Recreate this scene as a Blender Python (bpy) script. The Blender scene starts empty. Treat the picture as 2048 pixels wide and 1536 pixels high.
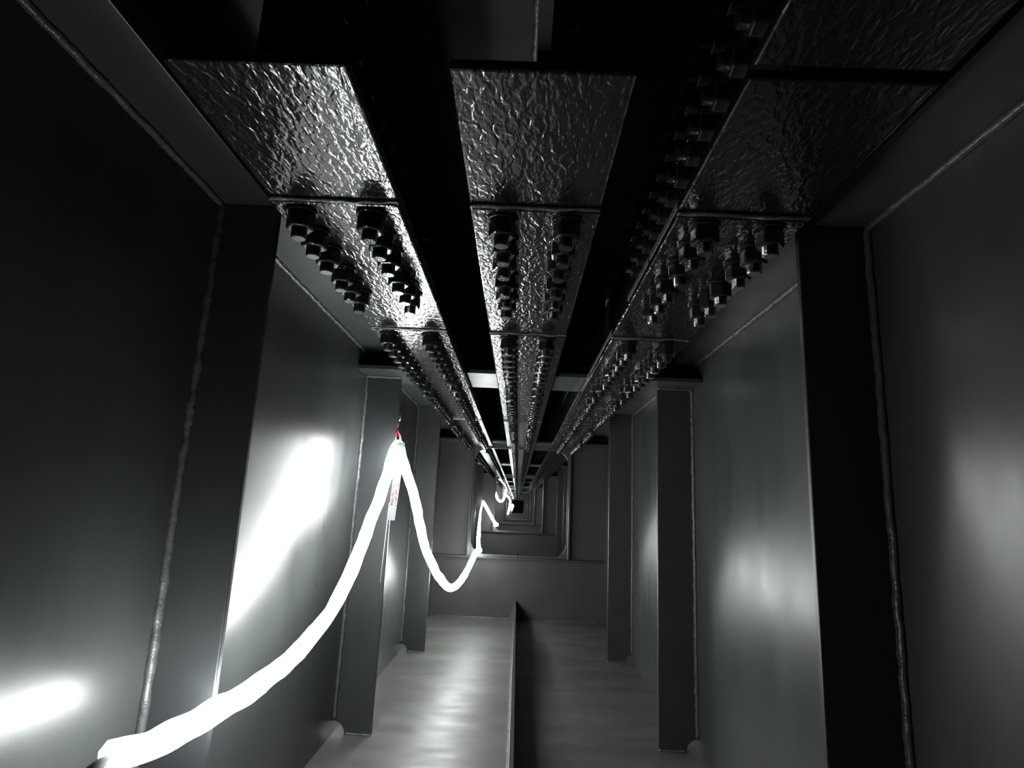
import bpy, bmesh, math, random
from mathutils import Vector, Matrix, noise

random.seed(7)
scene = bpy.context.scene
H = 0.67                      # eye height above the girder floor

# ------------------------------------------------------------------ camera
F_PX = 1191.3                 # focal length in pixels of the 2048 x 1536 frame
R_ROWS = ((0.99893, 0.00903, 0.04545),     # camera right, in world axes
          (0.04257, 0.20299, -0.97826),    # camera down
          (-0.01806, 0.97914, 0.20239))    # camera forward
cam_data = bpy.data.cameras.new('camera')
cam_data.sensor_fit = 'HORIZONTAL'
cam_data.sensor_width = 36.0
cam_data.lens = 36.0 * F_PX / 2048.0
cam_data.clip_start = 0.01
cam_data.clip_end = 200
cam = bpy.data.objects.new('camera', cam_data)
scene.collection.objects.link(cam)
_r, _d, _f = (Vector(v).normalized() for v in R_ROWS)
cam.matrix_world = Matrix(((_r.x, -_d.x, -_f.x, 0), (_r.y, -_d.y, -_f.y, 0), (_r.z, -_d.z, -_f.z, H), (0, 0, 0, 1)))
scene.camera = cam

# ------------------------------------------------------------------ world, exposure
world = bpy.data.worlds.new('girder_darkness')
scene.world = world
world.use_nodes = True
world.node_tree.nodes['Background'].inputs[0].default_value = (0, 0, 0, 1)
world.node_tree.nodes['Background'].inputs[1].default_value = 0.0
vs = scene.view_settings
vs.view_transform = 'Standard'
vs.look = 'None'
vs.gamma = 1.0
vs.use_curve_mapping = False
vs.exposure = -0.18
ROPE_STRENGTH = 50.0

# ------------------------------------------------------------------ materials
def new_mat(name):
    m = bpy.data.materials.new(name)
    m.use_nodes = True
    nt = m.node_tree
    return m, nt, nt.nodes['Principled BSDF']

def ramp(nt, src, p0, c0, p1, c1):
    r = nt.nodes.new('ShaderNodeValToRGB')
    r.color_ramp.elements[0].position = p0; r.color_ramp.elements[0].color = c0
    r.color_ramp.elements[1].position = p1; r.color_ramp.elements[1].color = c1
    nt.links.new(src, r.inputs[0])
    return r.outputs[0]

def tex_noise(nt, scale, detail=3.0, rough=0.5, dist=0.0, stretch=(1, 1, 1)):
    tc = nt.nodes.new('ShaderNodeTexCoord')
    mp = nt.nodes.new('ShaderNodeMapping')
    mp.inputs['Scale'].default_value = stretch
    n = nt.nodes.new('ShaderNodeTexNoise')
    n.inputs['Scale'].default_value = scale
    n.inputs['Detail'].default_value = detail
    n.inputs['Roughness'].default_value = rough
    n.inputs['Distortion'].default_value = dist
    nt.links.new(tc.outputs['Object'], mp.inputs[0])
    nt.links.new(mp.outputs[0], n.inputs['Vector'])
    return n.outputs['Fac']

def paint(name, c_dark, c_light, r_lo, r_hi, col_scale=5, bump=(), stretch=(1, 1, 1), spec=0.5, coat=0.0):
    m, nt, b = new_mat(name)
    n1 = tex_noise(nt, col_scale, 4, 0.55, 0.0, stretch)
    nt.links.new(ramp(nt, n1, 0.22, (*c_dark, 1), 0.78, (*c_light, 1)), b.inputs['Base Color'])
    n2 = tex_noise(nt, col_scale * 2.3, 3, 0.55, 0.0, stretch)
    nt.links.new(ramp(nt, n2, 0.2, (r_lo,) * 3 + (1,), 0.8, (r_hi,) * 3 + (1,)), b.inputs['Roughness'])
    b.inputs['Specular IOR Level'].default_value = spec
    if coat:
        b.inputs['Coat Weight'].default_value = coat
        b.inputs['Coat Roughness'].default_value = 0.12
    prev = None
    for (sc, dist_m, strength, dt, st) in bump:
        n = tex_noise(nt, sc, dt, 0.5, 0.6 if sc < 100 else 0.0, st)
        bp = nt.nodes.new('ShaderNodeBump')
        bp.inputs['Strength'].default_value = strength
        bp.inputs['Distance'].default_value = dist_m
        nt.links.new(n, bp.inputs['Height'])
        if prev: nt.links.new(prev, bp.inputs['Normal'])
        prev = bp.outputs[0]
    if prev: nt.links.new(prev, b.inputs['Normal'])
    return m

M_WALL = paint('grey_wall_paint', (0.026, 0.0285, 0.0290), (0.052, 0.0555, 0.0560), 0.26, 0.38, 4,
               bump=((260, 0.0005, 0.12, 1, (1, 1, 1)),), stretch=(1, 1.3, 0.33))
M_FLOOR = paint('grey_floor_paint', (0.058, 0.053, 0.047), (0.105, 0.108, 0.107), 0.31, 0.54, 5,
                bump=((240, 0.0006, 0.2, 2, (1, 1, 1)),), stretch=(0.5, 1.3, 1))
M_STIFF = paint('grey_stiffener_paint', (0.030, 0.0325, 0.0345), (0.043, 0.046, 0.0485), 0.30, 0.42, 6,
                bump=((200, 0.0006, 0.18, 2, (1, 1, 1)),))
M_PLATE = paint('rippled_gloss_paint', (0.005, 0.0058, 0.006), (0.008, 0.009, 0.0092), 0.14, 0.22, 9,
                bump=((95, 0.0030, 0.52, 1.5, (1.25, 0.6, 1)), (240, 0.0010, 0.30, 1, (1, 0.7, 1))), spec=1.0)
M_BULK = paint('grey_bulkhead_paint', (0.044, 0.045, 0.042), (0.064, 0.066, 0.062), 0.32, 0.44, 6,
               bump=((200, 0.0006, 0.18, 2, (1, 1, 1)),))
M_DARK = paint('recess_shade_paint', (0.005, 0.0053, 0.0056), (0.008, 0.0084, 0.0088), 0.50, 0.65, 6,
               bump=((160, 0.0008, 0.25, 2, (1, 1, 1)),), spec=0.2)  # shade of the recess above the plates, put into the colour as near-black
M_WELD = paint('weld_bead_paint', (0.058, 0.061, 0.060), (0.11, 0.114, 0.110), 0.22, 0.34, 60,
               bump=((320, 0.0015, 0.5, 2, (1, 1, 1)),))
M_BOLT = paint('gloss_bolt_paint', (0.013, 0.0143, 0.0147), (0.021, 0.0224, 0.0228), 0.12, 0.20, 40,
               bump=((260, 0.0008, 0.3, 1, (1, 1, 1)),), spec=0.6)

def rope_material():
    m, nt, b = new_mat('glowing_rope')
    b.inputs['Base Color'].default_value = (0.9, 0.92, 0.92, 1)
    b.inputs['Emission Color'].default_value = (0.95, 1.0, 0.985, 1)
    b.inputs['Emission Strength'].default_value = ROPE_STRENGTH
    return m
M_ROPE = rope_material()

def flat_mat(name, col, rough=0.6):
    m, nt, b = new_mat(name)
    n = tex_noise(nt, 80, 2)
    nt.links.new(ramp(nt, n, 0.3, tuple(c * 0.86 for c in col) + (1,), 0.7, (*col, 1)), b.inputs['Base Color'])
    b.inputs['Roughness'].default_value = rough
    return m
M_CABLE = flat_mat('black_cable', (0.012, 0.012, 0.013), 0.5)
M_RED = flat_mat('red_cord', (0.62, 0.05, 0.07))
M_WIRE = flat_mat('steel_wire', (0.42, 0.42, 0.42), 0.35)
M_TAG = flat_mat('white_tag', (0.17, 0.176, 0.186))
M_INK = flat_mat('red_ink', (0.17, 0.022, 0.026))
M_STRING = flat_mat('white_string', (0.78, 0.78, 0.76))

# ------------------------------------------------------------------ mesh helpers
COL = scene.collection

class MB:
    def __init__(self): self.v, self.f = [], []
    def add(self, vs_, fs):
        o = len(self.v)
        self.v += [tuple(p) for p in vs_]
        self.f += [tuple(i + o for i in f) for f in fs]
    def box(self, x0, x1, y0, y1, z0, z1):
        self.add([(x0, y0, z0), (x1, y0, z0), (x1, y1, z0), (x0, y1, z0), (x0, y0, z1), (x1, y0, z1), (x1, y1, z1), (x0, y1, z1)],
                 [(0, 3, 2, 1), (4, 5, 6, 7), (0, 1, 5, 4), (1, 2, 6, 5), (2, 3, 7, 6), (3, 0, 4, 7)])
    def prism(self, pts, axis, a, b):
        n = len(pts)
        def mk(p, t): return (p[0], t, p[1]) if axis == 'y' else ((p[0], p[1], t) if axis == 'z' else (t, p[0], p[1]))
        self.add([mk(p, a) for p in pts] + [mk(p, b) for p in pts],
                 [tuple(range(n))[::-1], tuple(range(n, 2 * n))] + [(i, (i + 1) % n, n + (i + 1) % n, n + i) for i in range(n)])
    def tube(self, pts, rad, seg=8, caps=True):
        pts = [Vector(p) for p in pts]
        rr = rad if isinstance(rad, (list, tuple)) else [rad] * len(pts)
        rings, up = [], Vector((0.13, 0.31, 0.94)).normalized()
        for i, p in enumerate(pts):
            t = (pts[min(i + 1, len(pts) - 1)] - pts[max(i - 1, 0)]).normalized()
            s = t.cross(up)
            if s.length < 1e-3: s = t.cross(Vector((1, 0, 0)))
            s.normalize(); u = s.cross(t); up = u
            rings.append([p + (s * math.cos(a) + u * math.sin(a)) * rr[i] for a in (2 * math.pi * k / seg for k in range(seg))])
        fs = []
        for i in range(len(rings) - 1):
            for k in range(seg):
                fs.append((i * seg + k, i * seg + (k + 1) % seg, (i + 1) * seg + (k + 1) % seg, (i + 1) * seg + k))
        if caps:
            fs.append(tuple(range(seg))[::-1]); fs.append(tuple((len(rings) - 1) * seg + k for k in range(seg)))
        self.add([p for r in rings for p in r], fs)
    def mesh(self, name, mat, smooth=False, bevel=0.0, wn=True):
        me = bpy.data.meshes.new(name)
        me.from_pydata(self.v, [], self.f)
        bm = bmesh.new(); bm.from_mesh(me)
        bmesh.ops.recalc_face_normals(bm, faces=bm.faces)
        if bevel:
            es = [e for e in bm.edges if len(e.link_faces) == 2 and e.calc_face_angle(0) > 0.6]
            bmesh.ops.bevel(bm, geom=es, offset=bevel, segments=2, affect='EDGES', profile=0.5)
        bm.to_mesh(me); bm.free()
        if smooth:
            for p in me.polygons: p.use_smooth = True
        me.materials.append(mat)
        return me

def put(name, me, parent=None, loc=None):
    o = bpy.data.objects.new(name, me)
    COL.objects.link(o)
    if parent is not None: o.parent = parent
    if loc is not None: o.location = loc
    return o

def thing(name, label, cat, loc=(0, 0, 0), group=None):
    o = bpy.data.objects.new(name, None)
    COL.objects.link(o)
    o.empty_display_size = 0.05
    o.location = loc
    return tag(o, label, cat, group)

def tag(o, label, cat, group=None):
    o['label'] = label; o['category'] = cat
    if group: o['group'] = group
    return o

def bead(p0, p1, n1, n2, leg=0.008, step=0.006, seed=0, amp=0.28):
    """a hand-laid fillet weld from p0 to p1 in the corner between the directions n1 and n2"""
    p0, p1, n1, n2 = Vector(p0), Vector(p1), Vector(n1), Vector(n2)
    L = (p1 - p0).length
    n = max(2, int(L / step))
    vs_, fs = [], []
    for i in range(n + 1):
        t = i / n
        c = p0.lerp(p1, t)
        w = leg * (1 + amp * noise.noise(Vector((t * L * 45, seed * 3.1, 0))) + 0.5 * amp * noise.noise(Vector((t * L * 160, seed * 7.7, 4))))
        w2 = leg * (1 + amp * noise.noise(Vector((t * L * 40, seed * 5.3, 9))))
        mid = (n1 * w + n2 * w2) * 0.62
        vs_ += [c, c + n1 * w, c + mid, c + n2 * w2]
        if i:
            a, b = (i - 1) * 4, i * 4
            for k in range(4): fs.append((a + k, a + (k + 1) % 4, b + (k + 1) % 4, b + k))
    fs += [(0, 1, 2, 3), tuple(n * 4 + k for k in (3, 2, 1, 0))]
    m = MB(); m.add(vs_, fs)
    return m

# ------------------------------------------------------------------ key dimensions (metres)
XL, XR = -0.513, 0.552            # inner faces of the two webs
ZC = H + 0.70                     # top flange plate (ceiling)
ZP = H + 0.385                    # underside of the bolted plates
ZF = H + 0.400                    # underside of the transverse rib flanges
ZL = H + 0.472                    # underside of the longitudinal web stiffeners
Y0, Y1 = -1.6, 43.0
STRIPS = ((-0.349, -0.175), (-0.080, 0.093), (0.194, 0.368))
RIBX = tuple((a + b) / 2 for a, b in STRIPS)
DIA0, DIAS = 3.86, 3.90           # first bulkhead, spacing

# ------------------------------------------------------------------ structure
def struct(name, m, mat, **k):
    o = put(name, m.mesh(name, mat, **k)); o['kind'] = 'structure'
    return o
m = MB(); m.box(XL - 0.3, XR + 0.3, Y0, Y1, -0.02, 0); struct('floor', m, M_FLOOR)
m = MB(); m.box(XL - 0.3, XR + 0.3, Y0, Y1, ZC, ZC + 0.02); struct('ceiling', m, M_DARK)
m = MB(); m.box(XL - 0.014, XL, Y0, Y1, 0, ZC); struct('wall_left', m, M_WALL)
m = MB(); m.box(XR, XR + 0.014, Y0, Y1, 0, ZC); struct('wall_right', m, M_WALL)
m = MB(); m.box(XL, XR, Y1 - 0.014, Y1, 0, ZC); struct('wall_far', m, M_WALL)
m = MB(); m.box(XL, XR, Y0, Y0 + 0.014, 0, ZC); struct('wall_back', m, M_WALL)

# ------------------------------------------------------------------ vertical stiffeners
SW, ST = 0.115, 0.012
def stiffener_profile(side, z1, w, top_cope):
    r = 0.034
    pts = [(r, 0)] + [(w, 0), (w, z1)]
    pts += ([(r, z1)] + [(r * math.cos(a), z1 - r * math.sin(a)) for a in (math.pi / 2 * k / 6 for k in range(1, 7))]) if top_cope else [(0, z1)]
    pts += [(r * math.cos(a), r * math.sin(a)) for a in (math.pi / 2 * (1 - k / 6) for k in range(0, 6))]
    return [(side * x, z) for x, z in pts]

_stiff_cache = {}
def vertical_stiffener(side, y, z1, w, label, group=None, near=True):
    """side +1 stands on the left web, -1 on the right web"""
    x = XL if side > 0 else XR
    t = thing('vertical_stiffener', label, 'stiffener', (x, y, 0), group)
    key = (side, z1, w, near)
    if key not in _stiff_cache:
        m = MB(); m.prism(stiffener_profile(side, z1, w, False), 'y', 0, ST)
        plate = m.mesh('stiffener_plate', M_STIFF, bevel=0.0022)
        st = 0.006 if near else 0.03
        b1 = bead((0, 0, 0.04), (0, 0, z1), (side, 0, 0), (0, -1, 0), 0.0090, st, 3 + side).mesh('weld_bead', M_WELD, smooth=True)
        b2 = bead((side * 0.036, 0, 0), (side * w, 0, 0), (0, 0, 1), (0, -1, 0), 0.006, st, 5 + side).mesh('weld_bead', M_WELD, smooth=True)
        b3 = bead((0, ST, 0.04), (0, ST, z1), (side, 0, 0), (0, 1, 0), 0.0075, st, 8 + side).mesh('weld_bead', M_WELD, smooth=True)
        _stiff_cache[key] = (plate, b1, b2, b3)
    plate, b1, b2, b3 = _stiff_cache[key]
    put('stiffener_plate', plate, t)
    for b in (b1, b2, b3): put('weld_bead', b, t)
    return t

near_names = {
    (1, 0): 'dark vertical stiffener plate on the left wall, nearest to the viewer',
    (1, 1): 'vertical stiffener plate on the left wall from which the glowing rope hangs',
    (1, 2): 'vertical stiffener plate on the left wall just before the first bulkhead',
    (-1, 0): 'black vertical stiffener plate on the right wall, nearest to the viewer',
    (-1, 1): 'second vertical stiffener plate from the viewer on the right wall',
    (-1, 2): 'vertical stiffener plate on the right wall just before the first bulkhead'}
ys = [0.905, 1.905, 2.92]
for side in (1, -1):
    for i, y in enumerate(ys):
        top = ZF if i == 1 else ZL
        w = 0.098 if (side > 0 and i == 0) else SW
        vertical_stiffener(side, y, top, w, near_names[(side, i)], 'vertical stiffeners along the walls')
sn = {1: 'left', -1: 'right'}
ordinal = ('first', 'second', 'third', 'fourth', 'fifth', 'sixth', 'seventh', 'eighth', 'ninth', 'tenth')
for bay in range(1, 10):
    for j in (1, 2, 3):
        y = DIA0 + DIAS * (bay - 1) + 0.975 * j
        for side in (1, -1):
            if bay == 1:
                lab = '%s stiffener on the %s wall seen through the first bulkhead opening' % (('first', 'second', 'third')[j - 1], sn[side])
            elif bay == 2:
                lab = '%s stiffener on the %s wall seen through the second bulkhead opening' % (('first', 'second', 'third')[j - 1], sn[side])
            else:
                lab = '%s tiny stiffener on the %s wall behind the %s bulkhead down the tunnel' % (ordinal[j - 1], sn[side], ordinal[bay - 1])
            vertical_stiffener(side, y, ZF if j == 2 else ZL, SW, lab,
                               'vertical stiffeners along the walls' if bay < 3 else 'far stiffeners on the %s wall' % sn[side], near=False)

# ------------------------------------------------------------------ longitudinal stiffeners high on each web
for side, x in ((1, XL), (-1, XR)):
    t = thing('longitudinal_stiffener', 'long horizontal stiffener ledge high along the %s wall' % sn[side], 'stiffener', (x + side * 0.0006, 0, ZL))
    w = 0.088 if side > 0 else 0.106
    edges = [Y0 + 0.02]
    for k in range(0, 21):
        edges.append(1.9075 - 0.012 + 1.95 * k); edges.append(1.9075 + 0.012 + 1.95 * k)
    for a, b in zip(edges[0::2], edges[1::2]):
        m = MB(); m.box(min(0, side * w), max(0, side * w), a, b, 0, 0.010)
        put('stiffener_plate', m.mesh('stiffener_plate', M_STIFF, bevel=0.001), t)
        st = 0.006 if a < 3 else 0.04
        put('weld_bead', bead((0, a, 0), (0, b, 0), (side, 0, 0), (0, 0, -1), 0.0075, st, 21 + side + a).mesh('weld_bead', M_WELD, smooth=True), t)

# ------------------------------------------------------------------ ceiling ribs: upright webs between the deck and the bolted plates
rib_lab = ('upright web of the ceiling rib above the left bolted plates',
           'upright web of the ceiling rib above the middle bolted plates',
           'upright web of the ceiling rib above the right bolted plates')
# bolts on the rib webs: nut and thread pointing sideways
def bolt_meshes():
    wash, nut, thr = MB(), MB(), MB()
    def cyl(mb, r, z0, z1, seg, r2=None):
        r2 = r if r2 is None else r2
        mb.prism([(r * math.cos(2 * math.pi * k / seg), r * math.sin(2 * math.pi * k / seg)) for k in range(seg)], 'z', z0, z1)
    cyl(wash, 0.0215, -0.0045, 0.0, 20)
    seg = 6
    nut.prism([(0.0195 * math.cos(2 * math.pi * k / seg + 0.26), 0.0195 * math.sin(2 * math.pi * k / seg + 0.26)) for k in range(seg)], 'z', -0.0275, -0.0045)
    # threaded end: a lathe of shallow thread crests
    prof = []
    z = -0.0275
    while z > -0.0375:
        prof += [(0.0108, z), (0.0099, z - 0.0012)]; z -= 0.0024
    prof += [(0.0108, -0.0388), (0.0090, -0.0408)]
    S = 14
    vs_, fs = [], []
    for r, zz in prof: vs_ += [(r * math.cos(2 * math.pi * k / S), r * math.sin(2 * math.pi * k / S), zz) for k in range(S)]
    for i in range(len(prof) - 1):
        for k in range(S): fs.append((i * S + k, i * S + (k + 1) % S, (i + 1) * S + (k + 1) % S, (i + 1) * S + k))
    fs.append(tuple((len(prof) - 1) * S + k for k in range(S)))
    fs.append(tuple(range(S)))
    thr.add(vs_, fs)
    return (thr.mesh('bolt', M_BOLT), nut.mesh('nut', M_BOLT, bevel=0.0030), wash.mesh('washer', M_BOLT, bevel=0.0012))
ME_THREAD, ME_NUT, ME_WASHER = bolt_meshes()

def place_bolt(parent, loc, rz, rot=None):
    b = put('bolt', ME_THREAD, parent, loc)
    b.rotation_euler = rot if rot else (0, 0, rz)
    put('nut', ME_NUT, b); put('washer', ME_WASHER, b)
    return b

ribs = []
for i, x in enumerate(RIBX):
    t = thing('ceiling_rib', rib_lab[i], 'rib', (x, 0, ZP + 0.024), 'ceiling ribs')
    m = MB(); m.box(-0.006, 0.006, 0.49 if i == 0 else Y0 + 0.05, Y1 - 0.1, 0, ZC - ZP - 0.024)
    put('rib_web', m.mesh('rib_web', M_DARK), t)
    for s in (-1, 1):
        put('weld_bead', bead((s * 0.006, 0.2, ZC - ZP - 0.024), (s * 0.006, 4.0, ZC - ZP - 0.024), (s, 0, 0), (0, 0, -1), 0.008, 0.008, 40 + i + s, 0.5).mesh('weld_bead', M_WELD, smooth=True), t)
    # splice bolts through the web, nuts towards the middle of the girder
    faces = {0: (1,), 1: (1,), 2: (-1,)}[i]
    for s in faces:
        sp = MB(); sp.box(min(s * 0.006, s * 0.015), max(s * 0.006, s * 0.015), 0.40, 1.36, 0.07, 0.29)
        put('web_splice_plate', sp.mesh('web_splice_plate', M_DARK, bevel=0.001), t)
        for zrow in (0.145, 0.235):
            for k in range(14):
                yy = 0.45 + 0.0655 * k
                place_bolt(t, (s * 0.015, yy, zrow), 0, (0, -s * math.pi / 2, 0))
    ribs.append(t)

# ------------------------------------------------------------------ transverse ribs and bulkheads
def flange_mesh():
    m = MB(); m.box(XL, XR, -0.112, 0.112, 0, 0.012)
    return m.mesh('rib_flange', M_STIFF, bevel=0.001)
ME_FLANGE = flange_mesh()
def rib_web_mesh():
    m = MB()
    xs = [XL] + [v for x in RIBX for v in (x - 0.016, x + 0.016)] + [XR]
    for a, b in zip(xs[0::2], xs[1::2]): m.box(a, b, -0.006, 0.006, 0.012, ZC - ZF)
    return m.mesh('rib_web', M_DARK)
ME_RIBWEB = rib_web_mesh()

def transverse(t):
    put('rib_flange', ME_FLANGE, t, (0, 0, ZF))
    put('rib_web', ME_RIBWEB, t, (0, 0, ZF))

t = thing('transverse_rib', 'cross rib under the ceiling between the viewer and the first bulkhead', 'rib', (0, 1.905, 0), 'cross ribs'); transverse(t)
put('weld_bead', bead((XL + SW, -0.006, ZF), (XL, -0.006, ZF), (0, -1, 0), (0, 0, -1), 0.007, 0.006, 61).mesh('weld_bead', M_WELD, smooth=True), t)
put('weld_bead', bead((XR - SW, -0.006, ZF), (XR, -0.006, ZF), (0, -1, 0), (0, 0, -1), 0.007, 0.006, 62).mesh('weld_bead', M_WELD, smooth=True), t)
for k in range(9):
    lab = ('cross rib under the ceiling behind the first bulkhead', 'cross rib under the ceiling behind the second bulkhead')[k] if k < 2 else 'tiny cross rib under the ceiling behind the %s bulkhead' % ordinal[k]
    t = thing('transverse_rib', lab, 'rib', (0, DIA0 + 1.95 + DIAS * k, 0), 'cross ribs' if k < 2 else 'far cross ribs'); transverse(t)

OX0, OX1, OZ0, OZ1 = -0.287, 0.314, H - 0.295, H + 0.368
def bulkhead_plate():
    r = 0.085; n = 8
    zt = ZP - 0.0015
    inner, outer = [], []
    def arc(cx, cz, a0):
        return [(cx + r * math.cos(a0 + math.pi / 2 * k / n), cz + r * math.sin(a0 + math.pi / 2 * k / n)) for k in range(n + 1)]
    for (cx, cz, a0, oc) in ((OX1 - r, OZ1 - r, 0, (XR, zt)), (OX0 + r, OZ1 - r, math.pi / 2, (XL, zt)),
                             (OX0 + r, OZ0 + r, math.pi, (XL, 0)), (OX1 - r, OZ0 + r, 1.5 * math.pi, (XR, 0))):
        a = arc(cx, cz, a0)
        inner += a; outer += [oc] * len(a)
    N = len(inner); T = 0.012
    m = MB()
    vs_ = [(x, 0, z) for x, z in inner] + [(x, 0, z) for x, z in outer] + [(x, T, z) for x, z in inner] + [(x, T, z) for x, z in outer]
    fs = []
    for i in range(N):
        j = (i + 1) % N
        same = outer[i] == outer[j]
        fs.append((i, j, N + i) if same else (i, j, N + j, N + i))
        fs.append((2 * N + j, 2 * N + i, 3 * N + i) if same else (2 * N + j, 2 * N + i, 3 * N + i, 3 * N + j))
        fs.append((i, 2 * N + i, 2 * N + j, j))
    m.add(vs_, fs)
    xs = [XL, STRIPS[0][0] - .004, STRIPS[0][1] + .004, STRIPS[1][0] - .004, STRIPS[1][1] + .004, STRIPS[2][0] - .004, STRIPS[2][1] + .004, XR]
    for a, b in zip(xs[0::2], xs[1::2]): m.box(a, b, 0, T, zt, ZF)
    me = m.mesh('bulkhead_plate', M_BULK)
    bm = bmesh.new(); bm.from_mesh(me)
    bmesh.ops.remove_doubles(bm, verts=bm.verts, dist=1e-6)
    bmesh.ops.recalc_face_normals(bm, faces=bm.faces); bm.to_mesh(me); bm.free()
    return me
ME_BULK = bulkhead_plate()
m = MB(); m.box(XL, XR, -0.045, 0, H - 0.316, H - 0.304); ME_SILL = m.mesh('sill_stiffener', M_STIFF, bevel=0.001)
m = MB(); m.box(-0.006, 0.006, -0.05, 0, H - 0.303, ZF - 0.02); ME_JAMB = m.mesh('jamb_stiffener', M_STIFF, bevel=0.0012)
ME_SILLBEAD = bead((XL, -0.045, H - 0.304), (XR, -0.045, H - 0.304), (0, -0.3, -1), (0, 1, 0), 0.004, 0.03, 71).mesh('weld_bead', M_WELD, smooth=True)
ME_FOOTBEAD = bead((XL + 0.03, 0, 0), (XR - 0.03, 0, 0), (0, 0, 1), (0, -1, 0), 0.007, 0.01, 72).mesh('weld_bead', M_WELD, smooth=True)

for k in range(10):
    lab = '%s bulkhead across the tunnel with a tall round-cornered opening' % ordinal[k] if k < 3 else '%s bulkhead frame counted down the tunnel, tiny and dim' % ordinal[k]
    t = thing('bulkhead', lab, 'bulkhead', (0, DIA0 + DIAS * k, 0), 'bulkheads' if k < 3 else 'far bulkheads')
    put('bulkhead_plate', ME_BULK, t); transverse(t)
    put('sill_stiffener', ME_SILL, t)
    put('jamb_stiffener', ME_JAMB, t, (OX0 - 0.012, 0, 0)); put('jamb_stiffener', ME_JAMB, t, (OX1 + 0.012, 0, 0))
    put('weld_bead', ME_FOOTBEAD, t)

# ------------------------------------------------------------------ floor rib
def floor_rib(y0, y1, label, group):
    t = thing('floor_rib', label, 'rib', (0.010, 0, 0), group)
    m = MB(); m.box(-0.0065, 0.0065, y0, y1, 0, 0.112)
    put('rib_plate', m.mesh('rib_plate', M_STIFF, bevel=0.0016), t)
    m = MB(); m.prism([(-0.006, 0.0), (-0.036, 0.0), (-0.006, 0.095)], 'y', y1 - 0.012, y1 - 0.002)
    put('gusset', m.mesh('gusset', M_WELD), t)
    put('weld_bead', bead((-0.0065, y0, 0), (-0.0065, y1, 0), (-1, 0, 0), (0, 0, 1), 0.006, 0.01 if y0 < 3 else 0.06, 81).mesh('weld_bead', M_WELD, smooth=True), t)
floor_rib(Y0 + 0.1, DIA0 - 0.002, 'low upright rib running along the middle of the floor', 'floor ribs')
floor_rib(DIA0 + 0.014, DIA0 + DIAS - 0.002, 'tip of the floor rib seen through the first bulkhead opening', 'floor ribs')

# ------------------------------------------------------------------ bolted reinforcing plates under the ceiling ribs
PT = 0.012
side_name = ('left', 'middle', 'right')
plates = [  # y0, y1, bolt rows (list of y), label tail
    (0.477, 0.7265, [], 'bare rippled steel plate without bolts at the near end of the %s ceiling strip'),
    (0.727, 1.2915, [0.752, 0.811, 0.870, 0.950, 1.006, 1.064], 'glossy steel plate with twelve nuts in the %s ceiling strip'),
    (1.292, 2.6505, [1.318 + 0.0580 * k for k in range(7)] + [1.775, 1.895, 2.015] + [2.078 + 0.060 * k for k in range(9)], 'long bolted steel plate passing under the cross rib in the %s ceiling strip'),
    (2.651, 3.752, [2.70 + 0.060 * k for k in range(6)] + [3.20 + 0.06 * k for k in range(9)], 'bolted steel plate meeting the first bulkhead in the %s ceiling strip'),
]
ROWS = ((-0.051, 0.046), (-0.043, 0.043), (-0.044, 0.044))
_plate_mesh = {}
for i, (a, b) in enumerate(STRIPS):
    cx = (a + b) / 2
    for (y0, y1, rows, lab) in plates + ([(0.10, 0.468, [], 'dark plate overhead in the %s ceiling strip, closest to the viewer')] if i == 2 else []):
        t = thing('reinforcing_plate', lab % side_name[i], 'steel plate', (cx, 0, ZP + {0.10: 0.012, 0.477: 0.007, 0.727: 0.0, 1.292: -0.006, 2.651: -0.011}[y0]), 'reinforcing plates under the ceiling')
        m = MB(); m.box(-(b - a) / 2, (b - a) / 2, y0, y1, 0, PT)
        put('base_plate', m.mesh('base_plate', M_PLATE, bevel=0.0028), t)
        # upper clamping plates behind the bolt groups
        ups = {0.727: [(0.730, 0.902), (0.909, 1.095)], 1.292: [(1.295, 1.716), (1.722, 1.786), (2.024, 2.64)], 2.651: [(2.655, 3.06), (3.16, 3.74)]}.get(y0, [])
        for (u0, u1) in ups:
            m = MB(); m.box(-(b - a) / 2 + 0.001, (b - a) / 2 - 0.001, u0, u1, PT + 0.0015, PT + 0.0125)
            put('clamping_plate', m.mesh('clamping_plate', M_WELD, bevel=0.001), t)  # paler weld paint stands in for rope light on the plate edges
        # drips of paint along the seam
        if y0 > 0.5:
            put('weld_bead', bead((-(b - a) / 2, y0, 0.0065), ((b - a) / 2, y0, 0.0065), (0, -1, 0), (0, 0, -1), 0.0050, 0.003, 90 + i + y0, 0.5).mesh('weld_bead', M_WELD, smooth=True), t)
        for yy in rows:
            for rx in ROWS[i]:
                place_bolt(t, (rx + random.uniform(-.0012, .0012), yy + random.uniform(-.0015, .0015), 0), random.uniform(0, 6.28))

# the same strips go on beyond the first bulkhead; their bolts are too small to tell apart
def far_strip(i, y0, y1, label, group):
    a, b = STRIPS[i]; cx = (a + b) / 2
    t = thing('reinforcing_plate', label, 'steel plate', (cx, 0, ZP), group)
    m = MB(); m.box(-(b - a) / 2, (b - a) / 2, y0, y1, 0, PT)
    put('base_plate', m.mesh('base_plate', M_PLATE, bevel=0.001), t)
    m = MB()
    y = y0 + 0.15
    seg = 8
    while y < y1 - 0.1:
        for rx in ROWS[i]:
            for (r, z0, z1) in ((0.0215, -0.0045, 0), (0.0185, -0.0275, -0.0045), (0.0105, -0.048, -0.0275)):
                m.prism([(rx + r * math.cos(2 * math.pi * k / seg), y + r * math.sin(2 * math.pi * k / seg)) for k in range(seg)], 'z', z0, z1)
        y += 0.075
    o = put('bolts', m.mesh('bolts', M_BOLT), t); o['kind'] = 'stuff'
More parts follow.
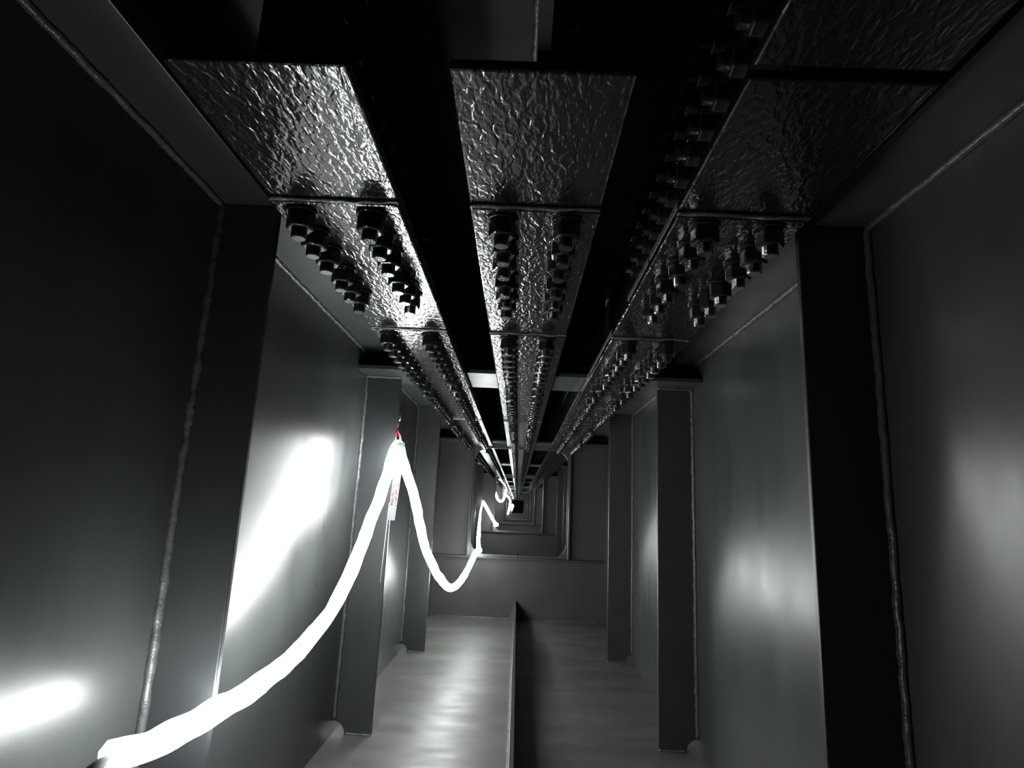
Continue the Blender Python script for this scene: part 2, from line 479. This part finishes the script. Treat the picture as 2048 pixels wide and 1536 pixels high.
for i in range(3):
    far_strip(i, 3.763, DIA0 + DIAS - 0.11, 'distant bolted plate beyond the first bulkhead in the %s ceiling strip' % side_name[i], 'distant reinforcing plates')
    for k in range(1, 9):
        far_strip(i, DIA0 + DIAS * k - 0.10, DIA0 + DIAS * (k + 1) - 0.11,
                  'tiny bolted plate of the %s ceiling strip behind the %s bulkhead' % (side_name[i], ordinal[k]), 'far plates of the %s ceiling strip' % side_name[i])

# ------------------------------------------------------------------ glowing rope light
def catmull(pts, n):
    P = [Vector(p) for p in pts]
    out = []
    for i in range(len(P) - 1):
        p0, p1, p2, p3 = P[max(i - 1, 0)], P[i], P[i + 1], P[min(i + 2, len(P) - 1)]
        for k in range(n):
            t = k / n
            out.append(0.5 * ((2 * p1) + (-p0 + p2) * t + (2 * p0 - 5 * p1 + 4 * p2 - p3) * t * t + (-p0 + 3 * p1 - 3 * p2 + p3) * t ** 3))
    out.append(P[-1])
    return out

rope = thing('rope_light', 'glowing white rope light hanging in loops along the left wall', 'rope light', (-0.385, 1.855, 0))
def rope_part(pts, n, taper0, taper1, seed, r=0.0160, seg=8):
    pp = catmull(pts, n)
    L = len(pp)
    out, rad = [], []
    for i, p in enumerate(pp):
        w = noise.noise_vector(p * 14 + Vector((seed, 0, 0))) * 0.0035
        out.append(p + w + Vector((0.385, -1.855, H)))
        k = min(1.0, 0.35 + i / taper0 if taper0 else 1.0, 0.35 + (L - 1 - i) / taper1 if taper1 else 1.0)
        rad.append(r * k * (1 + 0.13 * noise.noise(p * 26 + Vector((0, seed, 0)))))
    m = MB(); m.tube(out, rad, seg)
    return put('glowing_tube', m.mesh('glowing_tube', M_ROPE, smooth=True), rope)

HOOK = (-0.385, 1.858, 0.172)
span1 = [(-0.399, 0.655, -0.264), (-0.397, 0.720, -0.276), (-0.396, 0.790, -0.284), (-0.3955, 0.870, -0.288), (-0.3965, 0.984, -0.292), (-0.399, 1.152, -0.289), (-0.398, 1.336, -0.250),
         (-0.396, 1.493, -0.176), (-0.392, 1.632, -0.057), (-0.388, 1.73, 0.038), HOOK]
span2 = [HOOK, (-0.370, 1.885, 0.135), (-0.358, 1.925, 0.09), (-0.339, 2.0, 0.009), (-0.325, 2.2, -0.146), (-0.302, 2.5, -0.289), (-0.279, 2.8, -0.366), (-0.257, 3.2, -0.352),
         (-0.234, 3.62, -0.272), (-0.226, 3.85, -0.272)]
rope_part(span1 + span2[1:], 8, 3, 0, 1)
span3 = [(-0.226, 3.85, -0.272), (-0.276, 4.5, -0.255), (-0.328, 5.35, -0.15), (-0.366, 6.1, -0.05), (-0.384, 6.72, 0.05)]
rope_part(span3, 7, 0, 30, 3, r=0.014)
span3b = [(-0.384, 6.72, 0.05), (-0.38, 6.86, 0.03), (-0.33, 7.1, -0.07), (-0.276, 7.4, -0.18), (-0.250, 7.72, -0.225), (-0.33, 8.0, -0.22), (-0.368, 8.7, 0.1)]
rope_part(span3b, 6, 9, 0, 5, r=0.017)
span4 = [(-0.368, 8.7, 0.1), (-0.368, 9.5, 0.22), (-0.33, 9.9, 0.12), (-0.29, 10.3, 0.09), (-0.25, 10.8, 0.14), (-0.235, 11.4, 0.31), (-0.235, 11.9, 0.24), (-0.19, 13.2, 0.19),
         (-0.175, 14.6, 0.12), (-0.2, 15.4, 0.1), (-0.22, 16.6, 0.02), (-0.27, 17.6, -0.2), (-0.24, 19.3, -0.05), (-0.2, 23, 0.1), (-0.25, 27, -0.15), (-0.2, 31, 0.1)]
rope_part(span4, 4, 0, 0, 4, r=0.018)

m = MB()
m.tube([p + Vector((0.385, -1.855, H)) for p in catmull([(-0.399, 0.660, -0.265), (-0.40, 0.60, -0.275), (-0.42, 0.50, -0.34), (-0.44, 0.40, -0.48), (-0.45, 0.33, -0.62), (-0.45, 0.20, -0.664), (-0.44, -0.2, -0.664)], 6)], 0.006, 8)
put('supply_cable', m.mesh('supply_cable', M_CABLE, smooth=True), rope)
# red tie and wire hook from which the rope hangs
m = MB(); m.tube([(0.0, -0.004, H + 0.225), (0.004, -0.006, H + 0.215), (0.010, -0.004, H + 0.196), (0.014, 0.0, H + 0.176)], 0.0032, 6)
m.tube([(0.0, -0.004, H + 0.225), (-0.004, -0.004, H + 0.205), (-0.005, 0.0, H + 0.178)], 0.0022, 6)
o = put('tie_cord', m.mesh('tie_cord', M_RED, smooth=True), rope); o['label'] = 'short red tie cord'
hook = thing('wire_hook', 'small wire hook on the stiffener edge holding up the rope light', 'hook', (-0.385, 1.850, H + 0.222))
m = MB(); m.tube([(0.0, 0, 0), (0.001, 0, 0.014), (0.003, -0.001, 0.026)], 0.0011, 6)
put('wire', m.mesh('wire', M_WIRE, smooth=True), hook)
m = MB(); m.tube([(0.003, -0.001, 0.026), (0.006, -0.002, 0.034), (0.005, 0.004, 0.044), (0.002, 0.012, 0.046), (-0.004, 0.05, 0.044)], 0.0024, 6)
put('bent_tip', m.mesh('bent_tip', M_WIRE, smooth=True), hook)

# ------------------------------------------------------------------ paper tag hanging from the tie
tagp = thing('paper_tag', 'white strip tag with red print hanging from the rope light tie', 'tag', (-0.374, 1.830, H + 0.095))
def band(w0, w1, z0, z1, n, yoff, thick):
    vs_, fs = [], []
    for i in range(n + 1):
        t_ = i / n; z = z0 + (z1 - z0) * t_
        cx = 0.008 - 0.012 * t_; cy = 0.006 * math.sin(t_ * 3.0) + yoff
        vs_ += [(cx + w0, cy, z), (cx + w1, cy - 0.002, z), (cx + w1, cy - 0.002 + thick, z), (cx + w0, cy + thick, z)]
        if i:
            a, b = (i - 1) * 4, i * 4
            for k in range(4): fs.append((a + k, a + (k + 1) % 4, b + (k + 1) % 4, b + k))
    fs += [(0, 1, 2, 3), tuple(n * 4 + k for k in (3, 2, 1, 0))]
    q = MB(); q.add(vs_, fs); return q
put('tag_strip', band(-0.0115, 0.0115, 0.085, -0.150, 12, 0, 0.0006).mesh('tag_strip', M_TAG, smooth=False), tagp)
# worn, unreadable red lettering: short strokes in two columns
m = MB()
rnd = random.Random(5)
for col_x in (-0.0052, 0.0052):
    for r_ in range(9):
        zc = -0.045 - r_ * 0.0073
        t_ = (0.085 - zc) / 0.235
        cx = 0.008 - 0.012 * t_; cy = 0.006 * math.sin(t_ * 3.0)
        for s_ in range(4):
            if rnd.random() < 0.25: continue
            up_ = rnd.random() < 0.4
            w = rnd.uniform(0.0004, 0.0008) if up_ else rnd.uniform(0.0012, 0.0036)
            hh = rnd.uniform(0.0014, 0.0028) if up_ else rnd.uniform(0.0004, 0.0009)
            zz = zc + rnd.uniform(-0.0026, 0.0026)
            x_ = cx + col_x + rnd.uniform(-0.0028, 0.0028)
            m.box(x_ - w, x_ + w, cy - 0.0030, cy - 0.0024, zz - hh, zz + hh)
put('red_print', m.mesh('red_print', M_INK), tagp)
m = MB(); m.tube([(0.008, 0.002, 0.085), (0.004, 0.004, 0.105), (-0.009, 0.006, 0.122)], 0.0011, 5)
put('string', m.mesh('string', M_STRING, smooth=True), tagp)
m = MB(); m.tube([(-0.0135, 0.003, -0.10), (-0.0155, 0.003, -0.16), (-0.018, 0.003, -0.24), (-0.021, 0.004, -0.33)], 0.0011, 5)
put('string', m.mesh('string', M_STRING, smooth=True), tagp)

# ------------------------------------------------------------------ a crumb of paper on the floor
m = MB(); m.prism([(-0.004, -0.003), (0.0035, -0.0035), (0.004, 0.002), (-0.001, 0.004)], 'z', 0, 0.002)
o = put('paper_scrap', m.mesh('paper_scrap', M_TAG), None, (0.087, 2.40, 0.0)); tag(o, 'tiny white scrap lying on the floor right of the floor rib', 'scrap')
